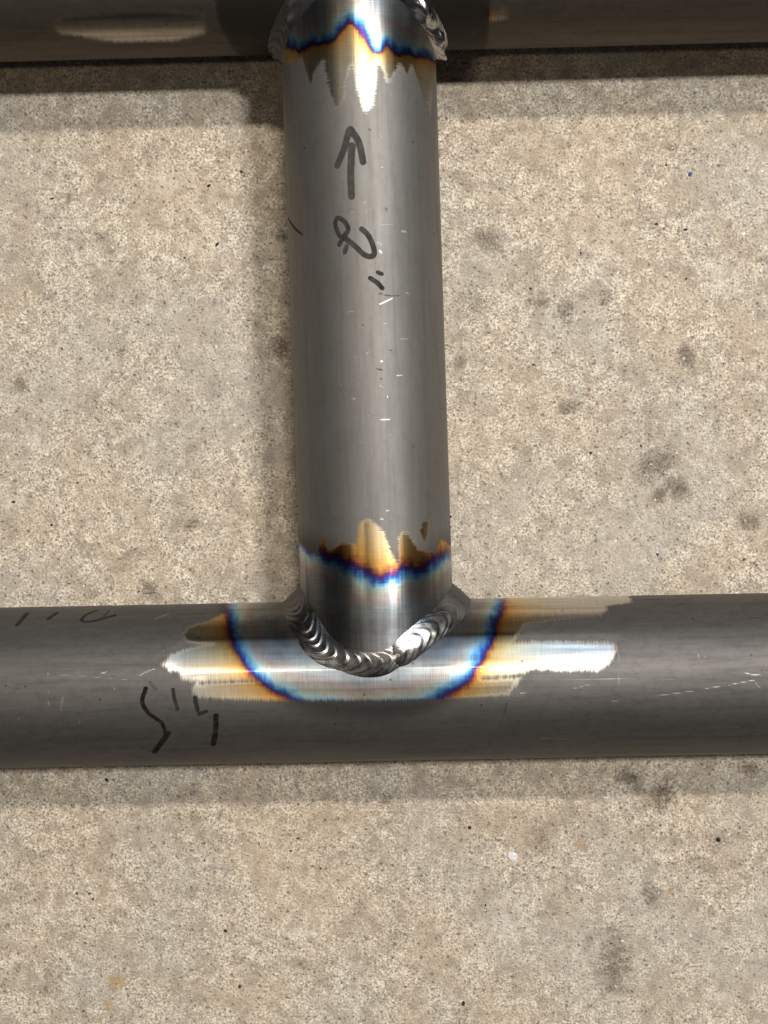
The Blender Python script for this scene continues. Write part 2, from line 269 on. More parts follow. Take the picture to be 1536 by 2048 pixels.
def steel_material(name, seed, mill_tone, bright_tone, rim=(-0.8, 0.9), columns=0.0):
    N = Nodes(name)
    uv = N.new('ShaderNodeUVMap', {'uv_map': 'UVMap'}).outputs[0]
    off = N.new('ShaderNodeVectorMath', {'operation': 'ADD'})
    N.t.links.new(uv, off.inputs[0])
    off.inputs[1].default_value = (seed * 137.3, seed * 71.9, 0)
    uv = off.outputs[0]
    pol, heat, ink, inko, scr, scro = (N.attr(k) for k in ('polish', 'temper', 'ink', 'ink_op', 'nick', 'nick_op'))

    # sanding scratches run round the tube (across the axis), slightly slanted
    sand = N.noise(N.scaled(uv, 1.7, 0.11, rot=0.12), 1.0, 3.0, 0.6)
    sand2 = N.noise(N.scaled(uv, 3.0, 0.09, rot=-0.06), 1.0, 2.0, 0.6)
    along = N.noise(N.scaled(uv, 0.012, 0.55), 1.0, 3.0, 0.6)        # drawing lines along the tube
    along_f = N.noise(N.scaled(uv, 0.03, 2.6), 1.0, 2.0, 0.6)
    blotch = N.noise(N.scaled(uv, 0.06, 0.09), 1.0, 4.0, 0.6)
    grain = N.noise(N.scaled(uv, 2.2, 2.2), 1.0, 2.0, 0.6)

    # sanded area with ragged rim
    rag = N.math('ADD', pol, N.math('MULTIPLY', N.math('SUBTRACT', N.noise(N.scaled(uv, 2.6, 0.25, rot=0.12), 1.0, 2.0), 0.5), 2.6))
    rag = N.math('ADD', rag, N.math('MULTIPLY', N.math('SUBTRACT', N.noise(N.scaled(uv, 1.1, 0.06, rot=0.1), 1.0, 2.0), 0.5), 0.0 if columns else 1.1))
    if columns:
        colm = N.noise(N.scaled(uv, 0.03, 0.42), 1.0, 2.0, 0.5)
        rag = N.math('ADD', rag, N.math('MULTIPLY', N.math('SUBTRACT', colm, 0.5), columns * 0.9))
    polish = N.mapr(rag, rim[0], rim[1], smooth=True)

    # mill finish
    mill = N.ramp(blotch, [(0.25, (0.265, 0.265, 0.265)), (0.5, (0.31, 0.31, 0.31)), (0.75, (0.355, 0.36, 0.365))])
    mill = N.mix(N.mapr(along, 0.3, 0.7, 0.0, 0.40), mill, (0.38, 0.385, 0.39))
    mill = N.mix(N.mapr(along_f, 0.35, 0.75, 0.0, 0.25), mill, (0.22, 0.215, 0.21))
    mill = N.mix(N.mapr(grain, 0.3, 0.7, 0.0, 0.34), mill, (0.44, 0.43, 0.415))
    scale = N.noise(N.scaled(uv, 0.28, 0.45), 1.0, 4.0, 0.7)
    mill = N.mix(N.mapr(scale, 0.52, 0.36, 0.0, 0.14 if columns else 0.28), mill, (0.16, 0.155, 0.15))
    smudge = N.noise(N.scaled(uv, 0.022, 0.30), 1.0, 5.0, 0.65)
    mill = N.mix(N.mapr(smudge, 0.50, 0.34, 0.0, 0.24 if columns else 0.42), mill, (0.17, 0.168, 0.165))
    # oxide darkens the mill skin towards the weld
    hmill = N.mapr(heat, -9.0, 1.0, smooth=True)
    mill = N.mix(N.math('MULTIPLY', hmill, 0.75), mill, (0.075, 0.072, 0.075))

    # temper colours on bright steel
    hw = N.math('ADD', heat, N.math('MULTIPLY', N.math('SUBTRACT', N.noise(N.scaled(uv, 0.35, 0.35), 1.0, 4.0, 0.6), 0.5), 3.2))
    hw = N.math('ADD', hw, N.math('MULTIPLY', N.math('SUBTRACT', sand, 0.5), 2.2))
    slow = N.noise(N.scaled(uv, 0.09, 0.09), 1.0, 2.0, 0.5)
    hw = N.math('ADD', hw, N.math('MULTIPLY', N.math('SUBTRACT', slow, 0.5), 5.0))
    if columns:
        hw = N.math('ADD', hw, N.math('MULTIPLY', N.math('SUBTRACT', colm, 0.5), columns * 1.5))
    hw = N.math('MULTIPLY', hw, N.mapr(N.math('ABSOLUTE', hw), 0.0, 8.0, 1.5, 1.0))
    tf = N.mapr(hw, -30.0, 20.0)
    temper = N.ramp(tf, [((h + 30) / 50, c) for h, c in TEMPER])
    hs = N.new('ShaderNodeHueSaturation', None, Saturation=0.95)
    N.t.links.new(temper, hs.inputs['Color'])
    temper = hs.outputs[0]
    smoke = N.math('MULTIPLY', N.mapr(hw, 5.0, 13.0, smooth=True), N.mapr(slow, 0.42, 0.62, 0.0, 0.6, smooth=True))
    temper = N.mix(smoke, temper, (0.15, 0.155, 0.17))
    bright = N.mix(N.mapr(sand2, 0.25, 0.75, 0.0, 0.5), temper, (0.0, 0.0, 0.0))
    bright = N.mix(0.45, bright, temper)

    streak = N.noise(N.scaled(uv, 0.02, 0.42), 1.0, 3.0, 0.65)
    bright = N.mix(1.0, bright, N.ramp(streak, [(0.32, (0.68, 0.68, 0.68)), (0.5, (0.9, 0.9, 0.9)), (0.62, (1.0, 1.0, 1.0))]), 'MULTIPLY')
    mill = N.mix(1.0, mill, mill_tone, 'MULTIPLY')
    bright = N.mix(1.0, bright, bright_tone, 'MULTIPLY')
    col = N.mix(polish, mill, bright)

    # nicks: bare bright dashes, from traced ones and a scatter of small ones
    nk = N.math('MULTIPLY', N.mapr(scr, -0.05, 0.14, smooth=True), N.math('MULTIPLY', scro, 0.62))
    vor = N.new('ShaderNodeTexVoronoi', {'feature': 'F1'}, Scale=1.0, Randomness=1.0)
    N.t.links.new(N.scaled(uv, 0.38, 0.16), vor.inputs['Vector'])
    dash = N.mapr(vor.outputs['Distance'], 0.03, 0.07, 0.6, 0.0)
    pick = N.new('ShaderNodeSeparateColor')
    N.t.links.new(vor.outputs['Color'], pick.inputs[0])
    dash = N.math('MULTIPLY', dash, N.math('GREATER_THAN', pick.outputs[0], 0.80))
    dash = N.math('MULTIPLY', dash, N.mapr(blotch, 0.45, 0.62, 0.0, 0.8))
    nick = N.math('MAXIMUM', N.math('MULTIPLY', nk, N.mapr(grain, 0.3, 0.55, 0.35, 1.0)), N.math('MULTIPLY', dash, N.math('SUBTRACT', 1.0, polish)))
    col = N.mix(nick, col, (0.80, 0.78, 0.74))

    # small dark pits
    vd = N.new('ShaderNodeTexVoronoi', {'feature': 'F1'}, Scale=0.22, Randomness=1.0)
    N.t.links.new(uv, vd.inputs['Vector'])
    pits = N.mapr(vd.outputs['Distance'], 0.05, 0.10, 0.75, 0.0)
    pk = N.new('ShaderNodeSeparateColor')
    N.t.links.new(vd.outputs['Color'], pk.inputs[0])
    pits = N.math('MULTIPLY', pits, N.math('GREATER_THAN', pk.outputs[1], 0.72))
    col = N.mix(pits, col, (0.03, 0.026, 0.024))

    # marker ink
    ir = N.math('ADD', ink, N.math('MULTIPLY', N.math('SUBTRACT', N.noise(N.scaled(uv, 1.3, 1.3), 1.0, 3.0), 0.5), 0.35))
    inkm = N.math('MULTIPLY', N.mapr(ir, -0.10, 0.14, smooth=True), inko)
    inkm = N.math('MULTIPLY', inkm, N.mapr(N.noise(N.scaled(uv, 0.45, 0.45), 1.0, 4.0, 0.7), 0.35, 0.55, 0.86, 1.0))
    inkm = N.math('MULTIPLY', inkm, N.math('SUBTRACT', 1.0, N.math('MULTIPLY', nick, 0.8)))
    col = N.mix(inkm, col, (0.010, 0.007, 0.007))

    rough_p = N.mapr(streak, 0.35, 0.65, 0.44 if columns else 0.38, 0.34 if columns else 0.28)
    rough_p = N.math('ADD', rough_p, N.mapr(heat, 4.0, 14.0, 0.0, 0.16 if columns else 0.10))
    rough_m = N.math('ADD', N.mapr(smudge, 0.3, 0.7, 0.60, 0.54), N.mapr(grain, 0.3, 0.7, 0.0, 0.06))
    rough = N.mixf(polish, rough_m, rough_p)
    rough = N.mixf(nick, rough, 0.33)
    rough = N.mixf(inkm, rough, 0.7)
    metal = N.mixf(polish, 0.85, 1.0)
    metal = N.mixf(inkm, metal, 0.0)

    b = N.bump(sand, N.mixf(polish, 0.03, 0.22), 0.0001)
    b = N.bump(sand2, N.mixf(polish, 0.02, 0.16), 0.0001, b)
    b = N.bump(grain, N.mixf(polish, 0.12, 0.02), 0.00006, b)
    b = N.bump(N.mixf(nick, 0.5, 0.0), 0.4, 0.0001, b)
    b = N.bump(streak, N.mixf(polish, 0.0, 0.5), 0.00002 if not columns else 0.00008, b)
    tan = N.new('ShaderNodeTangent', {'direction_type': 'UV_MAP', 'uv_map': 'UVMap'}).outputs[0]
    p = N.new('ShaderNodeBsdfPrincipled')
    N.put(p, 'Base Color', col)
    N.put(p, 'Roughness', rough)
    N.put(p, 'Metallic', metal)
    N.put(p, 'Specular IOR Level', N.mixf(inkm, 0.5, 0.03))
    N.put(p, 'Anisotropic', N.mixf(polish, 0.0, 0.76))
    N.put(p, 'Tangent', tan)
    N.put(p, 'Normal', b)
    return N.out(p.outputs[0])

def bead_material(name, seed, tone):
    N = Nodes(name)
    uv = N.new('ShaderNodeUVMap', {'uv_map': 'UVMap'}).outputs[0]
    off = N.new('ShaderNodeVectorMath', {'operation': 'ADD'})
    N.t.links.new(uv, off.inputs[0])
    off.inputs[1].default_value = (seed * 57.0, seed * 31.0, 0)
    n1 = N.noise(off.outputs[0], 0.35, 4.0, 0.6)
    n2 = N.noise(off.outputs[0], 2.4, 3.0, 0.6)
    oxide = N.attr('oxide')
    rip = N.attr('groove')
    col = N.ramp(n1, [(0.3, tuple(c * tone for c in (0.46, 0.44, 0.42))), (0.5, tuple(c * tone for c in (0.60, 0.59, 0.58))), (0.7, tuple(c * tone for c in (0.55, 0.57, 0.62)))])
    col = N.mix(N.mapr(n2, 0.55, 0.75, 0.0, 0.35), col, (0.42, 0.30, 0.20))
    col = N.mix(rip, col, (0.10, 0.085, 0.075))
    col = N.mix(oxide, col, (0.035, 0.035, 0.038))
    p = N.new('ShaderNodeBsdfPrincipled')
    N.put(p, 'Base Color', col)
    N.put(p, 'Metallic', N.mixf(oxide, 1.0, 0.8))
    N.put(p, 'Roughness', N.mixf(oxide, N.mapr(n1, 0.3, 0.7, 0.20, 0.32), 0.62))
    N.put(p, 'Normal', N.bump(n2, 0.25, 0.0001))
    return N.out(p.outputs[0])

def plain_material(name, colour, rough, metal=0.0, var=0.4):
    N = Nodes(name)
    tc = N.new('ShaderNodeTexCoord').outputs['Object']
    n = N.noise(tc, 2200.0, 3.0, 0.6)
    dk = tuple(c * (1 - var) for c in colour)
    lt = tuple(min(1, c * (1 + var)) for c in colour)
    p = N.new('ShaderNodeBsdfPrincipled')
    N.put(p, 'Base Color', N.ramp(n, [(0.3, dk), (0.7, lt)]))
    N.put(p, 'Roughness', rough)
    N.put(p, 'Metallic', metal)
    N.put(p, 'Normal', N.bump(n, 0.5, 0.0002))
    return N.out(p.outputs[0])

# ------------------------------------------------------------------ concrete floor
def concrete_material():
    N = Nodes('concrete')
    tc = N.new('ShaderNodeTexCoord').outputs['Object']       # metres
    mm = N.scaled(tc, 1000.0, 1000.0, 1000.0)
    dark, ochre, pale = (N.attr(k) for k in ('stain', 'ochre', 'pale'))
    big = N.noise(mm, 0.016, 4.0, 0.6)
    mid = N.noise(mm, 0.07, 4.0, 0.62, 0.4)
    mid2 = N.noise(N.scaled(mm, 1, 1, 1, 0.7), 0.16, 3.0, 0.6)
    sand = N.noise(mm, 1.15, 2.0, 0.7)
    fine = N.noise(N.scaled(mm, 1, 1, 1, 1.1), 1.7, 1.5, 0.6)
    clump = N.noise(N.scaled(mm, 1, 1, 1, 2.0), 0.34, 3.0, 0.65)
    tone = N.math('ADD', N.math('MULTIPLY', sand, 0.67), N.math('MULTIPLY', clump, 0.33))
    col = N.ramp(tone, [(0.36, (0.20, 0.165, 0.13)), (0.44, (0.42, 0.36, 0.29)), (0.52, (0.62, 0.545, 0.435)), (0.60, (0.90, 0.82, 0.69))])
    col = N.mix(N.mapr(fine, 0.42, 0.28, 0.0, 0.80), col, (0.16, 0.135, 0.11))
    col = N.mix(N.mapr(fine, 0.60, 0.74, 0.0, 0.55), col, (0.86, 0.80, 0.70))
    # tone patches: rosy, grey and ochre
    col = N.mix(N.mapr(mid, 0.46, 0.62, 0.0, 0.60), col, (0.40, 0.325, 0.245))
    col = N.mix(N.mapr(mid2, 0.48, 0.64, 0.0, 0.58), col, (0.27, 0.225, 0.18))
    col = N.mix(N.mapr(big, 0.46, 0.60, 0.0, 0.42), col, (0.46, 0.43, 0.385))
    col = N.mix(N.mapr(big, 0.50, 0.34, 0.0, 0.35), col, (0.62, 0.50, 0.36))
    # stains with broken rims
    brk = N.math('MULTIPLY', N.math('SUBTRACT', N.noise(mm, 0.30, 6.0, 0.75), 0.5), 2.6)
    ds = N.math('MULTIPLY', N.mapr(N.math('ADD', dark, N.math('MULTIPLY', brk, N.mapr(dark, 0.0, 0.3, 0.0, 0.55))), 0.05, 0.75, 0.0, 1.0, smooth=True), N.mapr(sand, 0.66, 0.36, 0.55, 1.0))
    col = N.mix(ds, col, (0.15, 0.12, 0.092))
    os_ = N.mapr(N.math('ADD', ochre, N.math('MULTIPLY', brk, N.mapr(ochre, 0.0, 0.25, 0.0, 0.7))), 0.2, 0.6, 0.0, 0.62, smooth=True)
    col = N.mix(os_, col, (0.42, 0.27, 0.11))
    ps = N.mapr(N.math('ADD', pale, N.math('MULTIPLY', brk, N.mapr(pale, 0.0, 0.25))), 0.1, 0.8, 0.0, 0.5, smooth=True)
    col = N.mix(ps, col, (0.78, 0.72, 0.64))
    # small scattered spots and pin holes
    def spots(scale, lo, hi, thresh, chan):
        v = N.new('ShaderNodeTexVoronoi', {'feature': 'F1', 'voronoi_dimensions': '2D'}, Scale=scale, Randomness=1.0)
        warp = N.new('ShaderNodeVectorMath', {'operation': 'MULTIPLY_ADD'})
        nz = N.new('ShaderNodeTexNoise', None, Scale=0.7, Detail=3.0)
        N.t.links.new(mm, nz.inputs['Vector'])
        N.t.links.new(nz.outputs['Color'], warp.inputs[0])
        warp.inputs[1].default_value = (1.6, 1.6, 0)
        N.t.links.new(mm, warp.inputs[2])
        N.t.links.new(warp.outputs[0], v.inputs['Vector'])
        s = N.new('ShaderNodeSeparateColor')
        N.t.links.new(v.outputs['Color'], s.inputs[0])
        m = N.mapr(v.outputs['Distance'], lo, hi, 1.0, 0.0, smooth=True)
        return N.math('MULTIPLY', m, N.mapr(s.outputs[chan], thresh, thresh + 0.12))
    sp1 = spots(0.22, 0.03, 0.15, 0.55, 0)
    sp2 = spots(0.12, 0.05, 0.34, 0.55, 1)
    sp3 = spots(0.62, 0.05, 0.18, 0.55, 2)
    wh = spots(0.16, 0.03, 0.09, 0.55, 2)
    col = N.mix(N.math('MULTIPLY', sp2, 0.30), col, (0.20, 0.17, 0.14))
    col = N.mix(N.math('MULTIPLY', sp1, 0.50), col, (0.10, 0.08, 0.065))
    col = N.mix(N.math('MULTIPLY', sp3, 0.42), col, (0.09, 0.07, 0.055))
    col = N.mix(N.math('MULTIPLY', wh, 0.75), col, (0.86, 0.83, 0.78))
    h = N.math('ADD', N.math('MULTIPLY', sand, 0.6), N.math('MULTIPLY', fine, 0.4))
    h = N.math('SUBTRACT', h, N.math('MULTIPLY', N.math('MAXIMUM', sp1, sp3), 0.5))
    p = N.new('ShaderNodeBsdfPrincipled')
    N.put(p, 'Base Color', col)
    N.put(p, 'Roughness', N.mapr(sand, 0.3, 0.7, 0.85, 0.62))
    N.put(p, 'Specular IOR Level', 0.35)
    N.put(p, 'Normal', N.bump(h, 0.8, 0.0008))
    return N.out(p.outputs[0])

def blob_field(X, Y, blobs):
    f = np.zeros_like(X)
    for i, (x, y, r, a) in enumerate(blobs):
        ang = (i * 1.7) % 3.14
        dx, dy = X - x, Y - y
        u = dx * math.cos(ang) + dy * math.sin(ang)
        v = -dx * math.sin(ang) + dy * math.cos(ang)
        f = np.maximum(f, a * np.clip(1.25 - np.sqrt((u / (r * 1.25)) ** 2 + (v / (r * 0.85)) ** 2), 0, 1))
    return f

def build_floor():
    dx = np.arange(-160, 160.1, 1.6)
    dy = np.arange(-210, 210.1, 1.6)
    far = np.array([260, 420, 800, 1600.])
    xs = np.concatenate([-far[::-1], dx, far])
    ys = np.concatenate([-far[::-1], dy, far])
    Y, X = np.meshgrid(ys, xs, indexing='ij')
    rng = np.random.default_rng(4)
    Z = np.zeros_like(X)
    for k in range(14):                                    # gentle trowel unevenness
        w = rng.uniform(0.03, 0.25)
        a = rng.uniform(0, 6.28)
        Z += 0.012 / w ** 0.5 * np.sin(w * (X * math.cos(a) + Y * math.sin(a)) + rng.uniform(0, 6.28)) * 0.25
    Z -= Z.max()
    co = np.stack([X, Y, Z], -1).reshape(-1, 3) * MM
    me = mesh_from_arrays('concrete_floor', co, grid_faces(len(ys), len(xs)))
    set_attr(me, 'stain', blob_field(X, Y, STAINS))
    set_attr(me, 'ochre', blob_field(X, Y, OCHRE))
    set_attr(me, 'pale', blob_field(X, Y, PALE))
    me.materials.append(concrete_material())
    o = link(bpy.data.objects.new('floor', me))
    o['kind'] = 'structure'
    o['label'] = 'speckled beige concrete floor with dark stains'
    return o
floor = build_floor()

# ------------------------------------------------------------------ welded tube frame
class Tube:
    def __init__(self, ax, ay, dx, dy, r):
        self.A = np.array([ax, ay, AX])
        self.D = np.array([dx, dy, 0.0])
        self.D /= np.linalg.norm(self.D)
        self.Zv = np.array([0, 0, 1.0])
        self.n = np.cross(self.Zv, self.D)
        self.r = r
    def point(self, s, th, r=None):
        s = np.asarray(s)[..., None]
        th = np.asarray(th)[..., None]
        rr = self.r if r is None else np.asarray(r)[..., None]
        return self.A + self.D * s + rr * (np.cos(th) * self.Zv + np.sin(th) * self.n)
    def normal_at(self, X):
        v = X - self.A
        v = v - (v @ self.D)[..., None] * self.D
        return v / np.linalg.norm(v, axis=-1, keepdims=True)
    def onto(self, X, lift=0.0):
        v = X - self.A
        a = (v @ self.D)[..., None] * self.D
        w = v - a
        return self.A + a + w / np.linalg.norm(w, axis=-1, keepdims=True) * (self.r + lift)

LOW = Tube(0.0, -67.462, 0.99982, 0.0190, 25.4)
UP = Tube(-3.684, 0.0, -0.03319, 0.99945, 24.174)
TOP = Tube(0.0, 157.471, 0.99967, 0.0257, 25.4)

frame = link(bpy.data.objects.new('welded_tube_frame', None))
frame['label'] = 'welded frame of grey steel tubes with rainbow heat tint lying on concrete'
frame['category'] = 'tube frame'
frame.empty_display_size = 0.05

def build_tube(name, tube, s0, s1, d0, d1, step, th_dense, ink, nicks, polish_fn, heat_fn, mat, label, wall=2.6, facet_fn=None):
    sd = np.arange(d0, d1 + 0.01, step)
    lo = np.linspace(s0, d0, max(3, int((d0 - s0) / 8) + 2))[:-1] if d0 > s0 else np.array([])
    hi = np.linspace(d1, s1, max(3, int((s1 - d1) / 8) + 2))[1:] if s1 > d1 else np.array([])
    S = np.concatenate([lo, sd, hi])
    S = S[np.concatenate([[True], np.diff(S) > 1e-4])]
    nd = int(2 * th_dense * tube.r / step)
    thd = np.linspace(-th_dense, th_dense, nd)
    thc = np.linspace(th_dense, 2 * math.pi - th_dense, 26)[1:-1]
    TH = np.concatenate([thd, thc])
    Sg, Tg = np.meshgrid(S, TH, indexing='ij')
    R = np.full_like(Sg, tube.r)
    rng = np.random.default_rng(len(name) + int(s1))
    if facet_fn is not None:                              # flats left by the belt sander
        wrapped = np.where(Tg > math.pi, Tg - 2 * math.pi, Tg)
        R += facet_fn(Sg, wrapped * tube.r)
    # inner wall closes the tube into a real pipe
    Sg = np.vstack([Sg, np.full((1, len(TH)), s1), np.full((1, len(TH)), s0)])
    Tg = np.vstack([Tg, Tg[:1], Tg[:1]])
    R = np.vstack([R, np.full((2, len(TH)), tube.r - wall)])
    co = tube.point(Sg, Tg, R).reshape(-1, 3) * MM
    me = mesh_from_arrays(name, co, grid_faces(Sg.shape[0], len(TH), wrap_r=True, wrap_c=True)[:, ::-1])
    arc = np.where(Tg > math.pi, Tg - 2 * math.pi, Tg) * tube.r
    Q = np.stack([Sg, arc], -1).reshape(-1, 2)
    set_uv(me, Q)
    a, b = strokes_field(Q, ink)
    set_attr(me, 'ink', a); set_attr(me, 'ink_op', b)
    a, b = strokes_field(Q, nicks)
    set_attr(me, 'nick', a); set_attr(me, 'nick_op', b)
    set_attr(me, 'polish', np.clip(polish_fn(Q), -8, 8))
    set_attr(me, 'temper', np.clip(heat_fn(Q), -40, 30))
    me.materials.append(mat)
    o = link(bpy.data.objects.new(name, me), frame)
    o['label'] = label
    return o

# lower cross tube -------------------------------------------------
def pol_low(Q):
    d = np.full(len(Q), -8.0)
    for poly in POL_LOW:
        p = np.array(poly)
        p[0, 1] += 18; p[-1, 1] += 18
        d = np.maximum(d, poly_sdf(Q, p))
    # two thin unsanded lines between the passes
    for a, b, w in (((30, 3.9), (50, 5.0), 0.5), ((-55, 4.2), (-38, 4.6), 0.35), ((44, 16.5), (76, 17.5), 0.7)):
        d = np.minimum(d, seg_dist(Q, [a, b]) - w)
    return d
def heat_low(Q):
    p = smooth_line(HEAT_LOW)
    p = np.vstack([p, [p[-1][0] - 8, 60], [p[0][0] + 8, 60]])
    d = poly_sdf(Q, p)
    return np.where(d < 0, d * 1.6, d)
def sander_flats(S, A):
    out = np.zeros_like(S)
    for a, w, s_lo, s_hi, k in ((12.4, 10.4, -66, 74, 0.5), (2.7, 8.8, -58, 46, 0.55), (23.0, 9.0, -60, 78, 0.5)):
        ends = np.clip((S - s_lo) / 6, 0, 1) * np.clip((s_hi - S) / 6, 0, 1)
        ends = ends * ends * (3 - 2 * ends)
        d = np.clip(np.abs(A - a), 0, w / 2)
        out += k * ends * (d ** 2 - (w / 2) ** 2) / (2 * 25.4)
    return out
low_tube = build_tube('cross_tube', LOW, -420, 420, -132, 132, 0.42, 1.72, INK_LOW, SCR_LOW, pol_low, heat_low,
    steel_material('cross_tube_steel', 1, (0.42, 0.40, 0.385), (1.0, 1.0, 1.0)), 'grey steel tube crossing below the joint, handwritten black marks and sanded shiny bands', facet_fn=sander_flats)

# upright tube -----------------------------------------------------
def pol_up(Q):
    b = smooth_line(POL_UPB, 3)
    d = poly_sdf(Q, np.vstack([b, [b[-1][0] - 60, b[-1][1] - 30], [b[0][0] - 60, b[0][1] + 30]]))
    for poly in POL_UPX:
        d = np.maximum(d, poly_sdf(Q, poly))
    t = smooth_line(POL_UPT, 3)
    return np.maximum(d, poly_sdf(Q, np.vstack([t, [t[-1][0] + 80, t[-1][1] - 30], [t[0][0] + 80, t[0][1] + 30]])))
def heat_up(Q):
    b = smooth_line(HEAT_UPB)
    d = poly_sdf(Q, np.vstack([b, [b[-1][0] - 60, b[-1][1] - 30], [b[0][0] - 60, b[0][1] + 30]]))
    t = smooth_line(HEAT_UPT)
    e = poly_sdf(Q, np.vstack([t, [t[-1][0] + 80, t[-1][1] - 30], [t[0][0] + 80, t[0][1] + 30]]))
    return np.maximum(d, np.where(e < 0, e * 2.8, e))
up_tube = build_tube('upright_tube', UP, -59, 149, -56, 146, 0.42, 1.72, INK_UP, SCR_UP, pol_up, heat_up,
    steel_material('upright_tube_steel', 2, (0.64, 0.62, 0.595), (1.0, 1.0, 1.0), (-0.7, 0.8), 2.6), 'grey steel tube between the two joints with a marker arrow and digit')

# far cross tube ---------------------------------------------------
def pol_top(Q):
    d = np.full(len(Q), -8.0)
    for poly in POL_TOP:
        d = np.maximum(d, poly_sdf(Q, poly))
    return d
def heat_top(Q):
    p = np.array(HEAT_TOP)
    d = poly_sdf(Q, np.vstack([p, [28, 40], [-48, 40]]))
    return np.where(d < -1, -40 * np.clip((-d - 1) / 6, 0, 1) - 1, d)
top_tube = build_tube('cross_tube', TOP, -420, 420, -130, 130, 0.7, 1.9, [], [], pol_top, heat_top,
    steel_material('far_tube_shaded_steel', 3, (0.32, 0.275, 0.23), (0.58, 0.545, 0.49), (-1.2, 1.4)), 'shaded brown grey steel tube at the arrowed joint')  # brown oxide tones, darkened so the colour also carries this tube's shade

# ------------------------------------------------------------------ weld beads
def joint_curve(tube_h, sign):
    """crossing line of the upright with a cross tube; sign = side of the cross tube the upright meets"""
    th = np.linspace(-math.pi, math.pi, 1441)
    s_axis = ((tube_h.A - UP.A) @ tube_h.n) / (UP.D @ tube_h.n)
    lo = np.full_like(th, 0.0) + s_axis
    hi = lo + sign * 60.0
    for _ in range(50):
        m = (lo + hi) / 2
        X = UP.point(m, th)
        v = X - tube_h.A
        v = v - (v @ tube_h.D)[:, None] * tube_h.D
        inside = np.linalg.norm(v, axis=1) < tube_h.r
        lo = np.where(inside, m, lo)
        hi = np.where(inside, hi, m)
    return th, UP.point(hi, th)

def sawtooth(x):
    f = x - np.floor(x)
    return np.where(f < 0.78, (f / 0.78) ** 1.6, 1 - ((f - 0.78) / 0.22) ** 0.8)

